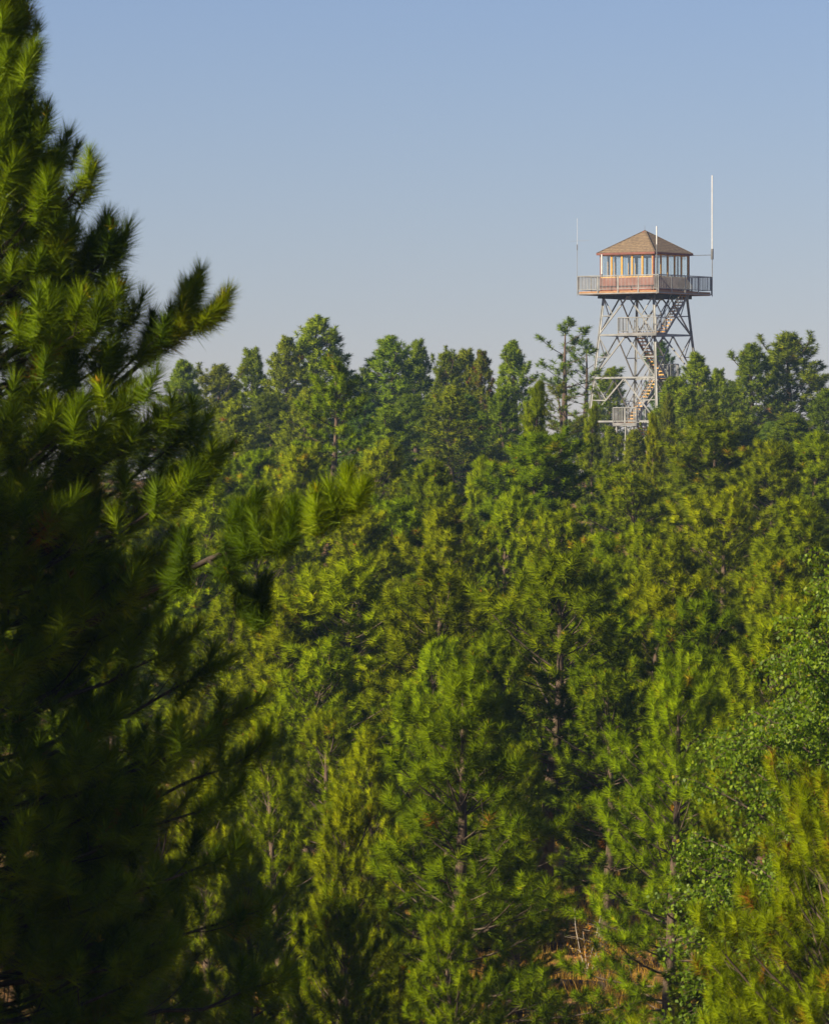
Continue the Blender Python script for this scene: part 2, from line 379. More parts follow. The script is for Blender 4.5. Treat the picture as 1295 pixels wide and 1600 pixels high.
SKY = 'pines along the skyline'
HILL = 'pines covering the hillside'
NEARG = 'young pines at the foot of the slope'
trees = [
 # ---- skyline, far
 ('farB', 283, 558, 330, 42, 'pine on the skyline just showing past the big near pine at left', SKY),
 ('farC', 345, 566, 345, 46, 'low rounded pine at the left end of the skyline', SKY),
 ('farD', 397, 538, 350, 34, 'skyline pine with a thin finial-like tip above a rounded crown, left of the tallest peak', SKY),
 ('farA', 455, 522, 345, 46, 'skyline pine directly left of the tallest peak, its shoulder', SKY),
 ('farA', 507, 490, 350, 66, 'tallest broad peaked pine on the left half of the skyline', SKY),
 ('farGrey2', 576, 570, 395, 30, 'dark narrow pine tip in the notch right of the tallest skyline peak', SKY),
 ('farB', 614, 519, 350, 52, 'broad green pine with a blunt top, first one right of the skyline notch', SKY),
 ('farD', 656, 526, 366, 32, 'skyline pine with twin dark tips near the middle of the photo', SKY),
 ('farC', 692, 545, 345, 34, 'lower flat-topped skyline pine between the twin tips and the brownish top', SKY),
 ('farC', 722, 541, 352, 34, 'round-topped skyline pine with slightly brownish crown', SKY),
 ('farRust', 762, 542, 340, 28, 'slender skyline pine with rust-red dead needles on its left side', SKY),
 ('farB', 808, 527, 360, 36, 'skyline pine with two spiky tips, just left of the open see-through pine', SKY),
 ('farOpen', 878, 498, 350, 46, 'tall open pine with sky showing between its sparse limbs, left of the tower', SKY),
 ('farOpen', 912, 530, 432, 40, 'brownish pine standing right behind the left legs of the tower', SKY),
 ('farA', 948, 571, 428, 36, 'pine whose crown shows between the left and middle legs of the tower', SKY),
 ('farGrey2', 1036, 528, 448, 30, 'dark pine far behind the stairs of the tower', SKY),
 ('farD', 1098, 546, 350, 36, 'narrow pine directly right of the tower with several upright tips', SKY),
 ('farD', 1128, 572, 356, 26, 'small pointed pine tip second to the right of the tower', SKY),
 ('farGrey', 1150, 592, 400, 34, 'dark bluish pine low on the skyline left of the big right-hand clump', SKY),
 ('farB', 1178, 532, 362, 44, 'left half of the tall clump of pines on the right of the skyline', SKY),
 ('farC', 1224, 515, 366, 56, 'highest pine of the clump on the right of the skyline, with a dark right side', SKY),
 ('farA', 1290, 606, 330, 46, 'skyline pine cut by the right edge of the photo', SKY),
 # ---- second rank
 ('farC', 305, 640, 292, 52, 'muted green pine below the left end of the skyline, behind the big near pine', HILL),
 ('farA', 365, 622, 285, 56, 'muted green pine under the finial-tipped skyline pine', HILL),
 ('farGrey', 425, 612, 305, 50, 'bluish pine in the shaded dip left of the tall yellow-green pine', HILL),
 ('farA', 470, 604, 292, 46, 'pine below the shoulder of the tallest skyline peak', HILL),
 ('farGrey', 572, 618, 305, 46, 'bluish pine below the notch of the skyline', HILL),
 ('farB', 612, 628, 285, 46, 'grey-green pine below the broad blunt-topped skyline pine', HILL),
 ('farGrey', 655, 612, 295, 50, 'grey-green pine in the middle of the second rank, below the twin tips', HILL),
 ('farB', 703, 598, 290, 48, 'grey-green pine beneath the flat-topped skyline pine', HILL),
 ('farGrey2', 742, 612, 300, 40, 'dark grey-green pine left of the rust-needled tree', HILL),
 ('farA', 790, 602, 296, 42, 'pine behind the narrow bright spire in the middle of the hillside', HILL),
 ('farOpen', 880, 600, 310, 40, 'thin-crowned pine below the open see-through pine', HILL),
 ('farB', 1062, 585, 330, 40, 'pine in front of the right legs of the tower', HILL),
 ('farA', 1105, 628, 290, 52, 'muted green pine below the narrow tips right of the tower', HILL),
 ('farA', 1160, 640, 292, 48, 'muted green pine below the left half of the right-hand clump', HILL),
 ('farGrey', 1205, 655, 300, 50, 'bluish pine below the right-hand clump', HILL),
 ('farB', 1250, 642, 290, 50, 'muted green pine low at the right edge under the skyline', HILL),
 ('farB', 1034, 612, 300, 15, 'slim pine hiding the middle stair of the tower from below', HILL),
 ('farB', 992, 668, 276, 30, 'pine directly below the lowest visible stair landing, its right neighbour', HILL),
 ('farC', 1026, 660, 280, 20, 'small pine in front of the front leg of the tower', HILL),
 ('farA', 962, 664, 285, 30, 'small pine right under the lowest visible stair landing of the tower', HILL),
 ('farGrey', 900, 650, 330, 20, 'dark pine at the foot of the left tower legs', HILL),
 ('farC', 1080, 600, 320, 34, 'pine covering the right tower leg from the third brace down', HILL),
 # ---- third rank: brighter
 ('midTall', 522, 546, 215, 44, 'tall yellow-green pine with a bare reddish trunk, standing before the tallest skyline peak', HILL),
 ('midB', 345, 700, 205, 56, 'bright pine just right of the near pine, below the muted left ones', HILL),
 ('midA', 392, 705, 215, 50, 'bright pine between the near pine and the tall yellow-green one', HILL),
 ('midB', 452, 690, 212, 52, 'bushy yellow-green pine at the left foot of the tall bare-trunked pine', HILL),
 ('midC', 598, 694, 212, 52, 'yellow-green pine to the right of the tall bare-trunked pine', HILL),
 ('midD', 835, 588, 212, 30, 'narrow bright green spire in the middle, left of the tower', HILL),
 ('midB', 845, 668, 195, 82, 'broad bright pine beneath the narrow spire, left of the tower base', HILL),
 ('midD', 920, 628, 262, 20, 'slim pine in front of the left legs of the tower', HILL),
 ('midD', 1018, 640, 232, 18, 'slim yellow-green pine overlapping the lower stair landing of the tower', HILL),
 ('midB', 1112, 650, 212, 70, 'broad yellowish pine with orange cones right of the tower base', HILL),
 ('midA', 1196, 690, 205, 58, 'bright pine next right of the broad yellowish one', HILL),
 ('midB', 1268, 668, 212, 62, 'bright pine with an orange tinge at the right edge, below the skyline', HILL),
 ('midA', 680, 722, 192, 56, 'bright pine in the middle of the third rank with a shaded right side', HILL),
 ('midD', 742, 706, 206, 28, 'small thin yellow tip standing above the middle of the hillside', HILL),
 ('midC', 985, 732, 192, 62, 'rounded bright pine below the foot of the tower', HILL),
 # ---- fourth rank
 ('midC', 325, 770, 165, 70, 'pine behind the long dark limb of the near pine', HILL),
 ('midE', 405, 782, 162, 66, 'pine left of the thin grey trunk in the upper left of the hillside', HILL),
 ('midB', 470, 768, 172, 62, 'yellow-green pine above the tip of the long near limb', HILL),
 ('midA', 556, 800, 165, 68, 'pine at the end of the long near limb', HILL),
 ('midB', 640, 770, 170, 66, 'pine left of the centre, below the shaded third-rank pine', HILL),
 ('midE', 712, 792, 158, 66, 'pine just left of the great central pine', HILL),
 ('midA', 785, 770, 168, 58, 'pine tucked between the broad bright pine and the centre', HILL),
 ('midB', 880, 788, 160, 60, 'yellow-green pine at the right foot of the broad bright pine', HILL),
 ('midD', 940, 826, 152, 44, 'narrow pine beside the dark gap right of the centre', HILL),
 ('midB', 1000, 812, 160, 60, 'rounded pine right of the dark gap', HILL),
 ('midE', 1062, 838, 150, 66, 'pine with a forked trunk showing, below the yellowish pine', HILL),
 ('midC', 1130, 768, 166, 72, 'pine with a brown upper trunk bared among its branches', HILL),
 ('midB', 1198, 852, 150, 66, 'rounded pine to the right of the bared brown trunk', HILL),
 ('midA', 1262, 782, 160, 74, 'dense yellow-green pine on the right edge halfway down the slope', HILL),
 # ---- fifth rank
 ('midC', 345, 925, 135, 80, 'pine partly hidden by the near pine below its long limb', HILL),
 ('midB', 440, 905, 130, 78, 'pine to the left of the round-crowned pine with a bare lower trunk', HILL),
 ('midE', 532, 876, 130, 100, 'round-crowned pine with a bare lower trunk left of the centre', HILL),
 ('midA', 618, 920, 132, 74, 'pine between the round-crowned pine and the one with a leaning trunk', HILL),
 ('midE', 704, 878, 126, 92, 'pine with a thin bared trunk in its middle, left of the centre line', HILL),
 ('midB', 786, 930, 132, 64, 'pine squeezed between two trees with bared trunks near the centre', HILL),
 ('midE', 852, 862, 122, 108, 'large central pine with a thick bare double trunk below its crown', HILL),
 ('midB', 946, 935, 128, 70, 'pine immediately right of the large double-trunked one', HILL),
 ('midC', 1020, 905, 130, 80, 'pine with dead twigs at its foot right of the centre', HILL),
 ('midB', 1108, 925, 122, 74, 'pine beside the black hollow above the birch', HILL),
 ('midC', 1192, 952, 110, 84, 'pine with yellow cones above the birch', HILL),
 ('midB', 1275, 900, 126, 74, 'pine at the right edge just above the top of the birch', HILL),
 # ---- sixth rank
 ('nearA', 700, 1022, 93, 150, 'bright cone-shaped young pine in the lower centre', NEARG),
 ('nearB', 446, 1102, 95, 78, 'young pine beside the dark right side of the near pine', NEARG),
 ('nearA', 590, 1130, 103, 70, 'young pine behind the left shoulder of the cone-shaped one', NEARG),
 ('nearB', 792, 1150, 108, 70, 'young pine behind the right shoulder of the cone-shaped one', NEARG),
 ('nearC', 1046, 1042, 100, 112, 'bushy young pine between the central trunks and the birch', NEARG),
 ('nearB', 905, 1110, 128, 74, 'young pine left of the bushy one beside the birch', NEARG),
 ('nearA', 1165, 1120, 96, 80, 'young pine half hidden behind the birch', NEARG),
 ('nearB', 520, 1225, 88, 78, 'young pine left of the cone-shaped one, partly shaded', NEARG),
 ('nearA', 408, 1290, 76, 100, 'shaded young pine at the lower left by the near pine', NEARG),
 ('nearC', 560, 1400, 74, 100, 'shaded low pine at the bottom left of the centre', NEARG),
 ('nearB', 250, 1210, 70, 120, 'dark pine behind the foot of the near pine', NEARG),
 ('nearC', 90, 1150, 74, 140, 'dark pine in the lower left corner behind the near pine', NEARG),
 ('nearC', 808, 1330, 105, 56, 'short young pine beside the patch of dry ground', NEARG),
 ('nearC', 720, 1420, 84, 92, 'low young pine in front of the cone-shaped one at the bottom', NEARG),
 ('nearD', 1325, 1195, 60, 240, 'bright bushy pine filling the lower right corner in front of the birch', NEARG),
 ('midB', 300, 850, 150, 74, 'pine seen through the gaps of the near pine, under its long limb', HILL),
 ('midA', 215, 800, 160, 70, 'pine glimpsed between the limbs of the near pine halfway up', HILL),
 ('midC', 110, 780, 165, 80, 'pine hidden deep behind the limbs of the near pine at the far left', HILL),
 ('midB', 40, 880, 140, 80, 'pine behind the near pine at the left edge', HILL),
 ('farB', 200, 640, 290, 60, 'muted pine glimpsed through the upper limbs of the near pine', HILL),
 ('nearB', 180, 1000, 100, 100, 'pine behind the middle of the near pine', HILL),
 ('nearA', 330, 1060, 105, 90, 'pine behind the right side of the near pine', HILL),
 ('nearB', 500, 1100, 114, 80, 'pine behind the partly shaded one left of the cone-shaped pine', HILL),
 ('nearA', 565, 1180, 110, 76, 'low pine filling the gap just left of the cone-shaped one', HILL),
 ('nearA', 470, 1330, 96, 80, 'half shaded pine between the lower left shadow and the cone-shaped pine', NEARG),
 ('midA', 380, 1120, 118, 80, 'pine whose top rises from the dark right side of the near pine', HILL),
 ('midB', 172, 850, 150, 70, 'pine showing as lit specks between the middle limbs of the near pine', HILL),
 ('midA', 905, 872, 146, 64, 'pine in the dark gap right of the broad bright pine', HILL),
 ('nearB', 640, 1270, 108, 70, 'pine behind the skirt of the cone-shaped one', NEARG),
 ('midB', 745, 985, 120, 64, 'pine rising behind the tip of the cone-shaped one on its right', HILL),
 ('midA', 655, 1000, 122, 66, 'pine rising behind the tip of the cone-shaped one on its left', HILL),
 ('midC', 478, 1005, 122, 70, 'pine below the round-crowned pine on its left', HILL),
 ('midB', 1085, 1010, 114, 66, 'pine between the black hollow and the bushy young pine', HILL),
 ('midA', 1235, 1010, 112, 76, 'pine whose top shows above the left edge of the birch', HILL),
 ('midC', 945, 1040, 120, 68, 'pine below and right of the large double-trunked one', HILL),
 ('nearA', 320, 1200, 90, 90, 'dark pine behind the lower right limbs of the near pine', NEARG),
 ('nearC', 640, 1500, 88, 90, 'low pine at the bottom edge, half in the shadow of the near pine', NEARG),
 ('nearC', 1130, 1510, 61, 110, 'low bushy pine at the bottom edge in front of the birch', NEARG),
 # ---- outside the frame on the left: they throw the shade over the lower left corner
]
for t in trees:
    pine(t[0], t[1], t[2], t[3], t[4], t[5], group=t[6])
shade = []
for (cx_, cy_, dist, lats, H) in ((-3.5, 45, 8.5, (-4, -1.5, 1, 3.5), 13.4), (-3.5, 45, 12.5, (-3, 0, 3), 15.5), (-2.5, 73, 12, (-7, -4.5, -2, .5, 3), 13.4), (-1.5, 90, 17, (-1.5,), 12)):
    for l in lats: shade.append((cx_ + SUN.x * dist - SUN.y * l, cy_ + SUN.y * dist + SUN.x * l, H, 2.7))
for i, (x, y, H, rr) in enumerate(shade):
    o = copy_tree(FIRST['nearC']); g = float(ground(x, y)); o.name = 'pine_tree'
    o.location = (x, y, g); o.rotation_euler = (0, 0, i * 1.3); o.scale = (rr / 1.8, rr / 1.8, H / 7.2)
    tag(o, 'tall pine outside the left edge of the photo shading the near pine', 'pine tree', 'pines outside the left edge')

# ------------------------------------------------------------------ the big near pine
def hero():
    Y0 = 45.; k = FPX / Y0
    rng = np.random.default_rng(5)
    wood, trunk, tf = Wood(), Wood(), Tufts()
    def tx(py): return -12 - (py + 150) * .03
    g = float(ground(-3.5, Y0))
    def W(px, py, dy=0.): return np.array([(px - CX) / k, dy, (HY - py) / k])   # world offset, y relative to Y0
    base_py = HY - g * k
    base = W(tx(base_py), base_py)
    trunk.add([W(tx(p), p) for p in np.linspace(base_py + 80, -170, 26)], .19, .022, 10)
    prof_y = [-170, -60, 0, 120, 200, 300, 420, 520, 640, 760, 900, 1000, 1100, 1300, 1500, 1800, 2200]
    prof_r = [20, 55, 82, 95, 125, 190, 215, 255, 290, 310, 330, 360, 405, 420, 440, 455, 380]
    py = -120.
    S = 1.15
    while py < 1900:
        Rr = max(14, np.interp(py, prof_y, prof_r) - 42) / k
        el0 = np.interp(py, [-120, 300, 900, 1900], [52, 34, 16, 2])
        kk = 9; az0 = rng.uniform(0, 6.28)
        for i in range(kk):
            if rng.random() < .10: continue
            az = az0 + i * 6.283 / kk + rng.uniform(-.4, .4)
            L = Rr * rng.uniform(.62, 1.02) / max(.55, math.cos(R(el0)))
            p0 = W(tx(py), py + L * k * .25)
            pts, _, _ = curve_branch(rng, p0, az, R(el0 + rng.uniform(-12, 12)) * .7, L, R(30), 7, .14)
            rb = .010 + .009 * L
            wood.add(pts, rb, .006, 5)
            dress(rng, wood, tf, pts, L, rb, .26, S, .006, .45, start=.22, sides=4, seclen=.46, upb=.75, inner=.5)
        py += rng.uniform(40, 60) * (1.3 if py < 420 else 1)
    # limbs placed after the outline of the tree
    limbs = [(62, -20, 130, 0.2), (80, 40, 160, -.3), (96, 150, 300, -.2), (126, 172, 350, .1), (172, 222, 400, -.3), (186, 300, 470, .3),
             (222, 318, 500, -.1), (205, 345, 520, .5), (150, 420, 560, -.4), (212, 408, 600, 0), (240, 425, 640, .3), (185, 440, 600, -.6),
             (275, 478, 680, .1), (255, 560, 740, -.5), (300, 600, 800, -.4), (345, 610, 850, .2), (378, 655, 880, -.1), (330, 700, 900, -.6), (350, 690, 930, .5),
             (300, 800, 980, -.3), (290, 840, 1030, .3), (330, 940, 1120, -.4), (378, 985, 1180, .1), (425, 1050, 1260, -.2), (438, 1120, 1300, .2),
             (385, 1190, 1350, -.5), (395, 1275, 1430, -.7), (430, 1380, 1500, .3), (470, 1480, 1600, -.1), (440, 1560, 1680, -.5), (500,1590,1700,.3), (350, 1100, 1250, -.8), (250, 1230, 1350, -.9), (150, 1350, 1450, -1.), (300, 1420, 1520, -.9)]
    for (ex, ey, sy, dy) in limbs:
        ex -= 24; ey += 34; sy += 20
        a = W(tx(sy), sy); c = W(ex, ey + 14, dy); m = a * .42 + c * .58; m[2] -= (c[2] - a[2]) * .12 + .12
        t = np.linspace(0, 1, 8)[:, None]; pts = (1 - t) ** 2 * a + 2 * t * (1 - t) * m + t ** 2 * c
        pts[1:-1] += rng.normal(0, .02, (6, 3)); L = float(np.linalg.norm(c - a))
        wood.add(pts, .010 + .008 * L, .006, 6)
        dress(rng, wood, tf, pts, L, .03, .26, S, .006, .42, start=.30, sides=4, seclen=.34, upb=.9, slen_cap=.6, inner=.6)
    # the lone outlying fork against the sky, and the long limb across the hillside
    def limb(pp, dys, r, tips):
        pts = np.array([W(x, y, d) for (x, y), d in zip(pp, dys)])
        tt = np.linspace(0, len(pts) - 1, 14); fine = np.stack([np.interp(tt, np.arange(len(pts)), pts[:, i]) for i in range(3)], 1)
        fine[1:-1] = (fine[:-2] + fine[1:-1] * 2 + fine[2:]) / 4
        wood.add(fine, r, .006, 6)
        for (bx, by, ex, ey, n, tone) in tips:
            d0 = dys[-1]; a = W(bx, by, d0); c = W(ex, ey, d0 + rng.uniform(-.1, .1)); mm = (a + c) / 2 - np.array([0, 0, .04])
            tp = np.array([a, mm, c]); wood.add(tp, .011, .006, 5)
            n = n * 2
            for q in range(n):
                f = 1 - q * .75 / max(1, n - 1); p, d = sample(tp, max(0.01, f - .001))
                tf.add(p, d * .8 + UP * .35 + rng.normal(0, .12, 3), S * (1. if q == 0 else .9), tone + rng.normal(0, .05))
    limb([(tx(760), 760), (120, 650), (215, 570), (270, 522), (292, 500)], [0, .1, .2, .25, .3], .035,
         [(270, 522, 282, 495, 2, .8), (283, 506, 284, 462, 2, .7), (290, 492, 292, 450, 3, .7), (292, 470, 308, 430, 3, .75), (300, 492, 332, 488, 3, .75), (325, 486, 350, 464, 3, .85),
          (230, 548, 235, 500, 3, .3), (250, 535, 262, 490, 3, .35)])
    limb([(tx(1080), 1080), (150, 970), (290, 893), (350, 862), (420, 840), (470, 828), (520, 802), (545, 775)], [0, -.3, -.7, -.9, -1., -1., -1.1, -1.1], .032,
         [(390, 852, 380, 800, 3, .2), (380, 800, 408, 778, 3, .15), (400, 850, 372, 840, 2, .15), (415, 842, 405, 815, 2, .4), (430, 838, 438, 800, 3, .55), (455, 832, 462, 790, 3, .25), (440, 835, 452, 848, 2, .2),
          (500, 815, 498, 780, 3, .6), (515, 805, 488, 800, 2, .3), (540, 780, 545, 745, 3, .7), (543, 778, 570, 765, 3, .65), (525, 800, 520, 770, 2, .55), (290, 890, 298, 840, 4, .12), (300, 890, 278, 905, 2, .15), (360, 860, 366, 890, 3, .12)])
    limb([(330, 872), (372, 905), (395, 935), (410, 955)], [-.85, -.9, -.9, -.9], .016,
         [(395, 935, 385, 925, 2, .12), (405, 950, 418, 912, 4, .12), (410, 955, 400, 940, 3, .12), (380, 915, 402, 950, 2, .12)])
    o = empty('pine_tree', (0, Y0, g))
    off = np.array([0, 0, -g])
    for w_ in (wood, trunk):
        w_.t = [(p + off, a, b, s) for p, a, b, s in w_.t]
    tf.P = [p + off for p in tf.P]
    obj('trunk', trunk.mesh('near_pine_trunk', M['bark'], .08, rng), o)
    obj('branches', wood.mesh('near_pine_branches', M['twig_shaded'], .12, rng), o)
    obj('crown', tf.mesh('near_pine_crown', M['needle_hero'], rng, 250, .150, .0058, .20, .06, 98, 22), o)
    tag(o, 'big dark pine with long brushy needles filling the left side of the photo', 'pine tree')
hero()

# ------------------------------------------------------------------ birch
def birch():
    rng = np.random.default_rng(8); Y0 = 75.; px = 1335
    x = (px - CX) / FPX * Y0; g = float(ground(x, Y0)); top = (HY - 870) / FPX * Y0; H = top - g
    trunk, wood = Wood(), Wood(); LV, LT = [], []
    ax = lambda h: np.array([-.25 * math.sin(h * .35), .1 * math.sin(h * .5), h])
    trunk.add([ax(h) for h in np.linspace(-.5, H * .97, 16)], .14, .02, 9)
    h = .8
    while h < H * .97:
        u = h / H; Rr = 2.75 * min(1, (1 - u) ** .80 * 1.45) + .15
        for i in range(5):
            az = rng.uniform(0, 6.28); L = Rr * rng.uniform(.55, 1.05)
            pts, _, _ = curve_branch(rng, ax(h), az, R(35 + 25 * u), L * 1.1, R(-30), 7, .15)
            wood.add(pts, .012 + .01 * L, .005, 4)
            s = .25
            while s < 1:
                p, d = sample(pts, s)
                for q in range(2):
                    tl = rng.uniform(.35, .8); a2 = az + rng.uniform(-1.4, 1.4)
                    tw, _, _ = curve_branch(rng, p, a2, R(rng.uniform(-5, 40)), tl, R(-75), 6, .2)
                    wood.add(tw, .005, .002, 3)
                    m = int(tl * 85)
                    for j in range(m):
                        pp, dd = sample(tw, rng.uniform(.1, .999))
                        LV.append(pp + rng.normal(0, .055, 3)); LT.append(rng.uniform(0, .86) if rng.random() > .035 else rng.uniform(.9, 1))
                s += .24 / max(L, .4)
        h += .25 * rng.uniform(.8, 1.2)
    P = np.array(LV); n = len(P)
    d = norm(rng.normal(size=(n, 3)) * .7 - UP * .9); q = norm(np.cross(d, norm(rng.normal(size=(n, 3)) + np.array([-.2, -.2, .6]))))
    ln = rng.uniform(.044, .070, (n, 1)); wd = ln * .38
    V = np.stack([P, P + d * ln * .4 + q * wd, P + d * ln, P + d * ln * .4 - q * wd], 1).reshape(-1, 3)
    o = empty('birch_tree', (x, Y0, g))
    obj('trunk', trunk.mesh('birch_trunk', M['birchbark'], .06, rng), o)
    obj('branches', wood.mesh('birch_branches', M['twig']), o)
    obj('crown', quads('birch_crown', V, M['leaf'], np.repeat(LT, 4)), o)
    tag(o, 'leafy birch with small glossy green leaves between the pines at lower right', 'birch tree')
birch()

# ------------------------------------------------------------------ undergrowth in the clearing
def undergrowth():
    rng = np.random.default_rng(3)
    n = 70000
    y = rng.uniform(96, 150, n); c = (885 - CX) / FPX * y
    x = c + rng.normal(0, 3.6, n); g = ground(x, y)
    keep = (np.sin(x * 2.3 + y) * np.sin(y * 1.1 - x * .6) + rng.uniform(-.6, .9, n)) > -.1
    x, y, g = x[keep], y[keep], g[keep]; n = len(x)
    h = rng.uniform(.12, .48, n); ang = rng.uniform(0, 6.28, n)
    b = np.stack([x, y, g], 1); tip = b + np.stack([rng.normal(0, .1, n), rng.normal(0, .1, n), h], 1)
    sd = np.stack([np.cos(ang), np.sin(ang), np.zeros(n)], 1) * .009
    V = np.stack([b - sd, b + sd, tip], 1).reshape(-1, 3)
    o = obj('dry_grass', tris('dry_grass', V, M['grass'], np.repeat(rng.uniform(0, 1, n) ** .8, 3)))
    tag(o, 'tufts of dry golden grass on the open patch of slope', 'grass', kind='stuff')
    # small yellow leaved shrubs
    def shrub(px, py, Y, h, n, label, ml, tlo, thi):
        x, _, z = at(px, py, Y); g = float(ground(x, Y)); wood = Wood(); P = []
        for k in range(n):
            q, _, _ = curve_branch(rng, (0, 0, 0), rng.uniform(0, 6.28), R(rng.uniform(40, 80)), h * rng.uniform(.6, 1.1), .2, 5, .3)
            wood.add(q, .009, .003, 3)
            for j in range(3):
                p, d = sample(q, rng.uniform(.4, .9)); s, _, _ = curve_branch(rng, p, rng.uniform(0, 6.28), .6, h * .3, .1, 3, .3); wood.add(s, .004, .002, 3)
                for i in range(9): P.append(sample(s, rng.uniform(.1, .99))[0] + rng.normal(0, .04, 3))
        P = np.array(P); m = len(P); d = norm(rng.normal(size=(m, 3))); q = norm(np.cross(d, rng.normal(size=(m, 3)))); ln = .06
        V = np.stack([P, P + d * ln * .5 + q * .02, P + d * ln, P + d * ln * .5 - q * .02], 1).reshape(-1, 3)
        o = empty('shrub', (x, Y, g)); obj('stems', wood.mesh('shrub_stems', M['twig']), o)
        obj('leaves', quads('shrub_leaves', V, ml, np.repeat(rng.uniform(tlo, thi, m), 4)), o)
        tag(o, label, 'shrub', 'small autumn shrubs on the slope')
    shrub(945, 1450, 112, 1.5, 16, 'yellow-leaved shrub beside the bleached dead sapling', M['shrubleaf'], 0, 1)
    shrub(950, 1560, 104, 1.1, 14, 'orange-yellow shrub at the left foot of the birch', M['shrubleaf'], .3, 1)
    shrub(880, 1580, 105, .7, 12, 'low golden shrub on the dry patch at the bottom edge', M['shrubleaf'], 0, .8)
    # bleached dead sapling
    x, _, z = at(916, 1500, 116); g = float(ground(x, 116)); w = Wood()
    for k in range(5):
        q, _, _ = curve_branch(rng, (rng.normal(0, .05), 0, 0), rng.uniform(0, 6.28), R(rng.uniform(66, 86)), rng.uniform(.9, 1.7), .1, 8, .5)
        w.add(q, .013, .004, 5)
        for j in range(3):
            p, d = sample(q, rng.uniform(.3, .9)); s, _, _ = curve_branch(rng, p, rng.uniform(0, 6.28), .3, rng.uniform(.2, .45), -.2, 5, .5); w.add(s, .006, .002, 4)
    o = empty('dead_sapling', (x, 116, g)); obj('stems', w.mesh('dead_stems', M['deadwood']), o)
    tag(o, 'bleached leafless dead sapling on the open patch of dry slope', 'dead tree')
    # fallen log
    w = Wood(); gx = at(910, 0, 113)[0]
    pts = np.array([[gx - .9 + t * 1.9, 113 + .15 * math.sin(t * 3), 0] for t in np.linspace(0, 1, 8)]); pts[:, 2] = ground(pts[:, 0], pts[:, 1]) + .09
    c = pts[0].copy(); w.add(pts - c, .11, .07, 9)
    me = w.mesh('log', M['bark'], .12, rng); o = obj('fallen_log', me); o.location = c
    tag(o, 'dark fallen log lying across the dry ground below the dead sapling', 'log')
undergrowth()

# ------------------------------------------------------------------ ground
def make_ground():
    ys = np.unique(np.concatenate([np.arange(-60, 200, 2.), np.arange(200, 700, 6.), np.linspace(700, 9000, 40), np.array([-400, -200])]))
    xs = np.unique(np.concatenate([np.arange(-40, 40, 2.), np.linspace(-400, -40, 20), np.linspace(40, 400, 20), np.array([-5000, -2500, -1000, 1000, 2500, 5000])]))
    X, Yg = np.meshgrid(xs, ys); Z = ground(X, Yg)
    V = np.stack([X, Yg, Z], -1).reshape(-1, 3); nx = len(xs); ny = len(ys)
    i = np.arange(ny - 1)[:, None] * nx + np.arange(nx - 1)[None, :]
    F = np.stack([i, i + 1, i + nx + 1, i + nx], -1).reshape(-1, 4)
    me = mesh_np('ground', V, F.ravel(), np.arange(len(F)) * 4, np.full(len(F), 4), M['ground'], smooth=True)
    tag(obj('ground', me), kind='structure')
make_ground()

# ------------------------------------------------------------------ lookout tower
class MB:
    def __init__(s): s.V, s.F = [], []
    def hexa(s, c8):
        n = len(s.V); s.V += [tuple(v) for v in c8]
        s.F += [[n + i for i in f] for f in ((0, 3, 2, 1), (4, 5, 6, 7), (0, 1, 5, 4), (1, 2, 6, 5), (2, 3, 7, 6), (3, 0, 4, 7))]
    def box(s, x0, x1, y0, y1, z0, z1):
        s.hexa([(x0, y0, z0), (x1, y0, z0), (x1, y1, z0), (x0, y1, z0), (x0, y0, z1), (x1, y0, z1), (x1, y1, z1), (x0, y1, z1)])
    def bar(s, a, b, w, h=None):
        a, b = Vector(a), Vector(b); h = h or w; d = (b - a).normalized()
        ref = Vector((0, 0, 1)) if abs(d.z) < .95 else Vector((1, 0, 0))
        p = d.cross(ref).normalized() * w / 2; q = p.cross(d).normalized() * h / 2
        s.hexa([a - p - q, a + p - q, a + p + q, a - p + q, b - p - q, b + p - q, b + p + q, b - p + q])
    def angle(s, a, b, w, t=.012):   # an L-profile bar
        a, b = Vector(a), Vector(b); d = (b - a).normalized()
        ref = Vector((0, 0, 1)) if abs(d.z) < .95 else Vector((1, 0, 0))
        p = d.cross(ref).normalized(); q = p.cross(d).normalized()
        s.bar(a, b, w, t * 1.6); s.bar(a + q * w / 2, b + q * w / 2, t * 1.6, w)
    def tube(s, a, b, r, n=8):
        a, b = Vector(a), Vector(b); d = (b - a).normalized(); ref = Vector((0, 0, 1)) if abs(d.z) < .95 else Vector((1, 0, 0))
        p = d.cross(ref).normalized() * r; q = d.cross(p); k = len(s.V)
        for e in (a, b):
            for i in range(n): s.V.append(tuple(e + p * math.cos(i * 2 * math.pi / n) + q * math.sin(i * 2 * math.pi / n)))
        for i in range(n): s.F.append([k + i, k + (i + 1) % n, k + n + (i + 1) % n, k + n + i])
        s.F += [[k + i for i in range(n)][::-1], [k + n + i for i in range(n)]]
    def build(s, name, m, parent=None):
        me = bpy.data.meshes.new(name); me.from_pydata(s.V, [], s.F); me.update(); me.materials.append(m)
        return obj(name, me, parent)

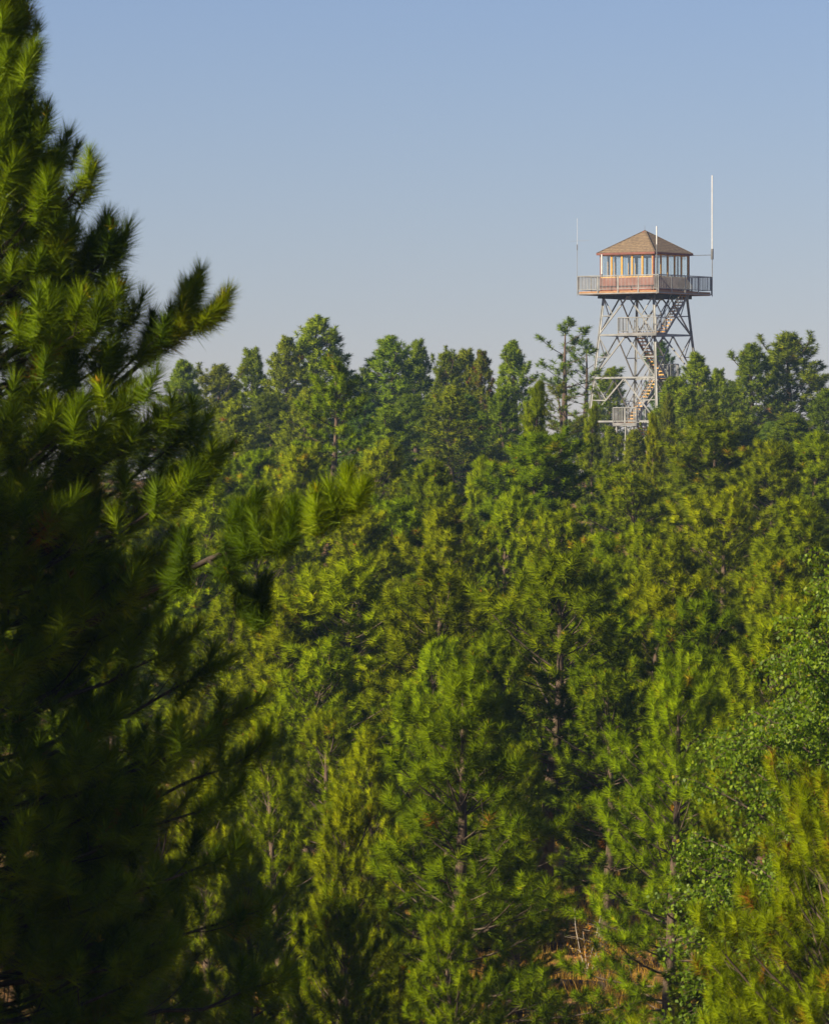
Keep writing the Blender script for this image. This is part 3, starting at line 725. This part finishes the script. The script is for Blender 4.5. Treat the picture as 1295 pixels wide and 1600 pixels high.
def tower():
    Y = 410.; T = empty('lookout_tower', ((1007.3 - CX) / FPX * Y, Y, 0.), R(-36))
    tag(T, 'steel lookout tower with brown hip-roofed cabin, railed deck and zigzag stairs', 'lookout tower')
    ZT = [13.05, 10.25, 7.2, 4.1, 1.0, -.05]; half = lambda z: 2.13 + (13.05 - z) * .0865
    S = [(-1, -1), (1, -1), (1, 1), (-1, 1)]
    def node(i, z): return Vector((S[i % 4][0] * half(z), S[i % 4][1] * half(z), z))
    for i in range(4):
        m = MB(); m.angle(node(i, -.1), node(i, 13.1), .15, .022); m.build('leg', M['steel'], T)
        f = MB(); c = node(i, 0); f.box(c.x - .35, c.x + .35, c.y - .35, c.y + .35, -.6, .12); f.build('footing', M['interior'], T)
    for t in range(4):
        z1, z0 = ZT[t], ZT[t + 1]
        for i in range(4):
            A1, B1, A0, B0 = node(i, z1), node(i + 1, z1), node(i, z0), node(i + 1, z0); Mid = (A1 + B1) / 2 - Vector((0, 0, .05))
            m = MB()
            for (c1, c0) in ((A1, A0), (B1, B0)):
                mid = (c0 + Mid) / 2; m.angle(c0, Mid, .095, .012); m.angle(c1 - Vector((0, 0, .05)), mid, .065, .01)
                lm = c0 + (c1 - c0) * .5; m.angle(lm, mid, .06, .01)
            n = (B1 - A1).normalized(); m.bar(Mid - n * .16 + Vector((0, 0, -.05)), Mid + n * .16 + Vector((0, 0, -.05)), .02, .2)
            m.build('brace', M['steel'], T)
            m = MB(); m.angle(A0 + Vector((0, 0, .01)), B0 + Vector((0, 0, .01)), .11, .014); m.build('crossbeam', M['steel'], T)
    zf = 13.40; D = 3.34
    j = MB()
    for y in np.arange(-3.2, 3.21, .53): j.box(-3.26, 3.26, y - .03, y + .03, zf - .24, zf - .045)
    j.build('joist_frame', M['joist'], T)
    j = MB()
    for x in (-2.1, -.7, .7, 2.1): j.box(x - .09, x + .09, -2.75, 2.75, zf - .50, zf - .243)
    j.build('support_beams', M['joist'], T)
    d = MB(); n = 46; w = 2 * D / n
    for i in range(n):
        x = -D + i * w
        if x > 2.28 and x < 2.98: d.box(x, x + w - .008, -D, -1.75, zf - .042, zf); d.box(x, x + w - .008, 1.2, D, zf - .042, zf)
        else: d.box(x, x + w - .008, -D, D, zf - .042, zf)
    d.build('deck', M['plank'], T)
    e = MB(); q = D + .004; h0, h1 = zf - .26, zf - .02
    e.box(-q, q, -q - .04, -q, h0, h1); e.box(-q, q, q, q + .04, h0, h1); e.box(-q - .04, -q, -q, q, h0, h1); e.box(q, q + .04, -q, q, h0, h1)
    e.build('deck_edge', M['plank'], T)
    def railing(a, b, name='railing', posts=5, H=1.08, dx=.115, low=.22, toe=True):
        a, b = Vector(a), Vector(b); L = (b - a).length; u = (b - a) / L; m = MB(); nn = u.cross(Vector((0, 0, 1)))
        def flat(m, p, q, hw, ht): m.hexa([c + u * hw * i + nn * ht * j for c in (p, q) for i, j in ((-1, -1), (1, -1), (1, 1), (-1, 1))])
        for i in range(posts):
            p = a + u * L * i / (posts - 1); flat(m, p - Vector((0, 0, low)), p + Vector((0, 0, H)), .045, .02)
        z = Vector((0, 0, 1)); m.bar(a + z * H, b + z * H, .075, .06); m.bar(a + z * .12, b + z * .12, .04, .04)
        k = int(L / dx)
        for i in range(1, k):
            p = a + u * L * i / k; flat(m, p + z * .12, p + z * (H - .02), .017, .006)
        if toe: m.bar(a - z * .18, b - z * .18, .05, .07)
        return m.build(name, M['steel'], T)
    g = D + .09
    for i in range(4):
        a = Vector((S[i][0] * g, S[i][1] * g, zf)); bb = S[(i + 1) % 4]; railing(a, (bb[0] * g, bb[1] * g, zf))
    # gate bars around the stair head
    railing((2.24, -1.75, zf), (2.24, 1.1, zf), 'stair_guard', 3, 1.0, toe=False, low=0)
    # cabin
    c = 2.27; zs = 14.36; zh = 16.05
    for i in range(4):
        ang = i * math.pi / 2; Rm = Matrix.Rotation(ang, 4, 'Z')
        def place(mb): mb.V = [tuple(Rm @ Vector(v)) for v in mb.V]; return mb
        w = MB(); w.box(-c, c - .1, -c, -c + .09, zf + .002, zs)
        for k in range(38):
            x = -c + .02 + k * (2 * c - .06) / 38; w.box(x, x + .05, -c - .016, -c, zf + .02, zs - .01)
        place(w).build('wall', M['siding'], T)
        h = MB(); h.box(-c, c - .1, -c + .005, -c + .085, zh - .06, zh + .12); place(h).build('header', M['fascia'], T)
        n = 5; ww = (2 * c - .16) / n
        for k in range(n):
            x0 = -c + .08 + k * ww; x1 = x0 + ww - .02; f = MB(); y0, y1 = -c - .02, -c + .035; z0, z1 = zs + .002, zh - .062; b = .058
            f.box(x0, x0 + b, y0, y1, z0, z1); f.box(x1 - b, x1, y0, y1, z0, z1); f.box(x0 + b, x1 - b, y0, y1, z0, z0 + b + .03); f.box(x0 + b, x1 - b, y0, y1, z1 - b, z1)
            F = place(f).build('window', M['ochre'], T)
            f = MB(); y0, y1 = -c + .038, -c + .07
            f.box(x0, x0 + b, y0, y1, z0, z1); f.box(x1 - b, x1, y0, y1, z0, z1); f.box(x0 + b, x1 - b, y0, y1, z0, z0 + b); f.box(x0 + b, x1 - b, y0, y1, z1 - b, z1)
            place(f).build('inner_frame', M['joist'], F)
            p = MB(); p.box(x0 + b - .01, x1 - b + .01, -c + .02, -c + .028, z0 + b, z1 - b + .01); place(p).build('pane', M['glass'], F)
        pst = MB(); pst.box(-c - .03, -c + .08, -c - .03, -c + .08, zf + .01, zh + .1); place(pst).build('corner_post', M['fascia'], T)
    # door in the right face
    dr = MB(); dr.box(c + .02, c + .055, .05, .85, zf + .02, zs + .02); dr.build('door', M['siding'], T)
    fl = MB(); fl.box(-c + .1, c - .1, -c + .1, c - .1, zf + .003, zf + .03); fl.build('cabin_floor', M['interior'], T)
    cl = MB(); cl.box(-c + .1, c - .1, -c + .1, c - .1, zh + .02, zh + .05); cl.build('ceiling', M['ceiling'], T)
    fs = MB(); fs.box(-.25, .25, -.25, .25, zf + .03, zf + .95); fs.tube((0, 0, zf + .95), (0, 0, zf + 1.0), .32, 16); fs.bar((-.28, 0, zf + 1.0), (-.28, 0, zf + 1.22), .03); fs.bar((.28, 0, zf + 1.0), (.28, 0, zf + 1.22), .03)
    fs.build('sighting_table', M['darksteel'], T)
    bd = MB(); bd.box(-2.0, -1.2, .0, 1.9, zf + .03, zf + .55); bd.build('bunk', M['interior'], T)
    ct = MB(); ct.box(1.5, 2.1, -1.9, -.6, zf + .03, zf + .9); ct.build('cabinet', M['plank'], T)
    r = MB(); e_ = 2.47; zr = 16.14; za = 17.78
    r.V = [(-e_, -e_, zr), (e_, -e_, zr), (e_, e_, zr), (-e_, e_, zr), (0, 0, za), (-e_ + .02, -e_ + .02, zr - .03), (e_ - .02, -e_ + .02, zr - .03), (e_ - .02, e_ - .02, zr - .03), (-e_ + .02, e_ - .02, zr - .03)]
    r.F = [[0, 1, 4], [1, 2, 4], [2, 3, 4], [3, 0, 4], [0, 5, 6, 1], [1, 6, 7, 2], [2, 7, 8, 3], [3, 8, 5, 0], [5, 8, 7, 6]]
    rf = r.build('roof', M['shingle'], T)
    fa = MB(); fa.box(-e_ - .01, e_ + .01, -e_ - .03, -e_ + .03, zr - .15, zr - .002); fa.box(-e_ - .01, e_ + .01, e_ - .03, e_ + .03, zr - .15, zr - .002)
    fa.box(-e_ - .03, -e_ + .03, -e_ + .032, e_ - .032, zr - .15, zr - .002); fa.box(e_ - .03, e_ + .03, -e_ + .032, e_ - .032, zr - .15, zr - .002)
    fa.build('fascia', M['fascia'], rf)
    rc = MB()
    for i in range(4):
        a = Vector((S[i][0] * e_, S[i][1] * e_, zr + .01)); rc.bar(a, (0, 0, za + .012), .13, .03)
    rc.build('ridge_cap', M['shingle'], rf)
    cp = MB(); h = .22; cp.V = [(-h, -h, za - .13), (h, -h, za - .13), (h, h, za - .13), (-h, h, za - .13), (0, 0, za + .04)]; cp.F = [[0, 1, 4], [1, 2, 4], [2, 3, 4], [3, 0, 4], [3, 2, 1, 0]]
    cp.build('roof_cap', M['fascia'], rf)
    fi = MB(); fi.tube((0, 0, za), (0, 0, za + .35), .012); fi.build('lightning_rod', M['darksteel'], rf)
    # stairs and landings
    def landing(x0, x1, y0, y1, z, sides):
        L = MB(); k = int((x1 - x0) / .15); w = (x1 - x0) / k
        for i in range(k): L.box(x0 + i * w, x0 + (i + 1) * w - .01, y0, y1, z - .05, z)
        o = L.build('landing', M['plank'], T)
        f = MB(); f.box(x0, x1, y0 - .05, y0 - .002, z - .16, z - .01); f.box(x0, x1, y1 + .002, y1 + .05, z - .16, z - .01); f.box(x0 - .05, x0 - .002, y0, y1, z - .16, z - .01); f.box(x1 + .002, x1 + .05, y0, y1, z - .16, z - .01)
        for xx in (x0 + .4, x1 - .4): f.box(xx - .05, xx + .05, y0 + .002, y1 - .002, z - .2, z - .052)
        f.build('frame', M['darksteel'], o)
        c4 = [(x0, y0), (x1, y0), (x1, y1), (x0, y1)]
        for s in sides: a, b = c4[s], c4[(s + 1) % 4]; railing((*a, z), (*b, z), 'railing', 3, 1.08, .13, low=.15)
    def flight(x, ytop, ybot, ztop, zbot, wd=.72):
        m = MB()
        for sx in (-1, 1): m.bar((x + sx * wd / 2, ytop, ztop - .08), (x + sx * wd / 2, ybot, zbot - .06), .045, .2)
        o = m.build('stair_flight', M['darksteel'], T); n = 14
        for i in range(n):
            t = (i + .5) / n; y = ytop + (ybot - ytop) * t; z = ztop + (zbot - ztop) * t; tr = MB()
            tr.box(x - wd / 2 + .03, x + wd / 2 - .03, y - .14, y + .14, z - .075, z + .012); tr.build('tread', M['tread'], o)
        for sx in (-1, 1):
            h = MB(); a = Vector((x + sx * (wd / 2 + .03), ytop, ztop)); b = Vector((x + sx * (wd / 2 + .03), ybot, zbot)); z = Vector((0, 0, 1))
            h.bar(a + z * .95, b + z * .95, .05); h.bar(a + z * .5, b + z * .5, .03)
            for i in range(7): p = a + (b - a) * i / 6; h.bar(p, p + z * .95, .04)
            h.build('handrail', M['steel'], o)
    flight(2.65, 1.2, -1.85, zf, 10.42)
    landing(-.2, 3.02, -3.1, -1.9, 10.42, (0, 1, 3))
    flight(.75, -1.9, 1.3, 10.42, 7.2)
    landing(-.5, 1.2, 1.3, 2.5, 7.2, (1, 2, 3))
    flight(-.05, 1.3, -1.9, 7.2, 4.05)
    landing(-.62, 1.35, -3.1, -1.9, 4.05, (0, 1, 3))
    flight(.9, -1.9, 1.3, 4.05, 1.0)
    landing(-.5, 1.3, 1.3, 2.5, 1.0, (1, 2))
    for x in (-.4, .4): 
        m = MB(); m.bar((x, -3.0, 3.9), (x * .5, -3.0, 0), .09); m.build('landing_post', M['steel'], T)
    # antennas
    def ant(base, z0, z1, z2, r1, r2, name='antenna'):
        m = MB(); m.tube((*base, z0), (*base, z1), r1); o = m.build(name, M['steel'], T)
        if z2 > z1: n = MB(); n.tube((*base, z1 - .1), (*base, z2), r2); n.build('whip', M['white'], o)
        return o
    g = D + .12
    o = ant((g, g), 13.1, 16.25, 21.75, .032, .040)
    cpl = MB(); cpl.tube((g, g, 15.75), (g, g, 16.5), .10); cpl.build('coupling', M['darksteel'], o)
    a2 = MB(); a2.bar((2.4, 2.4, 16.02), (g, g, 16.06), .045); a2.build('antenna_bracket', M['darksteel'], T)
    ant((g - .15, -g), 13.1, 16.70, 17.88, .03, .042)
    ant((-1.35, -g), 14.4, 14.7, 16.0, .05, .055)
    o = ant((-g, -g), 13.1, 16.5, 18.6, .016, .008)
    cr = MB(); cr.tube((-g - .75, -g + .2, 17.0), (-g + 1.3, -g - .4, 17.0), .008); cr.build('cross_element', M['steel'], o)
    cc = MB(); cc.tube((-g, -g, 16.35), (-g, -g, 16.75), .04); cc.build('coupling', M['darksteel'], o)
tower()

# ------------------------------------------------------------------ haze
def haze():
    m = MB(); m.box(-700, 700, -450, 900, -125, 26)
    mt, nt, out = mat('haze_air'); v = N(nt, 'ShaderNodeVolumePrincipled')
    v.inputs['Color'].default_value = (.42, .68, 1, 1); v.inputs['Density'].default_value = HAZE; v.inputs['Anisotropy'].default_value = 0
    nt.links.new(v.outputs[0], out.inputs['Volume'])
    o = m.build('haze', mt); tag(o, kind='stuff')
HAZE = .00015
if HAZE: haze()

# ------------------------------------------------------------------ light, sky, camera
EL = R(31); sh = SUN
S_ = Vector((sh.x * math.cos(EL), sh.y * math.cos(EL), math.sin(EL)))
ld = bpy.data.lights.new('sun', 'SUN'); ld.energy = 5; ld.angle = R(.5); ld.color = (1, .87, .64)
lo = bpy.data.objects.new('sun', ld); col.objects.link(lo); lo.rotation_euler = S_.to_track_quat('Z', 'Y').to_euler(); lo.location = (-60, -40, 60)
sc = bpy.context.scene
w = bpy.data.worlds.new('World'); sc.world = w; w.use_nodes = True; nt = w.node_tree
bg = nt.nodes['Background']; sky = nt.nodes.new('ShaderNodeTexSky'); sky.sky_type = 'NISHITA'; sky.sun_disc = False
sky.sun_elevation = EL; sky.sun_rotation = math.atan2(sh.x, sh.y); sky.altitude = 1200; sky.air_density = SKYA; sky.dust_density = 0; sky.ozone_density = SKYO
mx = nt.nodes.new('ShaderNodeMix'); mx.data_type = 'RGBA'; mx.blend_type = 'MULTIPLY'; mx.inputs[0].default_value = 1; mx.inputs[7].default_value = SKYT
nt.links.new(sky.outputs[0], mx.inputs[6]); nt.links.new(mx.outputs[2], bg.inputs[0]); bg.inputs[1].default_value = .0435

cam = bpy.data.cameras.new('camera'); co = bpy.data.objects.new('camera', cam); col.objects.link(co); sc.camera = co
co.location = (0, 0, 0); co.rotation_euler = (R(90), 0, 0)
cam.sensor_fit = 'HORIZONTAL'; cam.sensor_width = 36; cam.lens = FPX / 1295 * 36
cam.shift_y = -(800 - HY) / 1600 * (1600 / 1295)
cam.clip_start = .5; cam.clip_end = 20000
cam.dof.use_dof = True; cam.dof.focus_distance = 330; cam.dof.aperture_fstop = 20
sc.view_settings.view_transform = 'Standard'; sc.view_settings.look = 'None'; sc.view_settings.gamma = 1; sc.view_settings.exposure = .69
sc.cycles.use_denoising = True; sc.cycles.max_bounces = 6; sc.cycles.diffuse_bounces = 2; sc.cycles.transparent_max_bounces = 12; sc.cycles.volume_bounces = 0
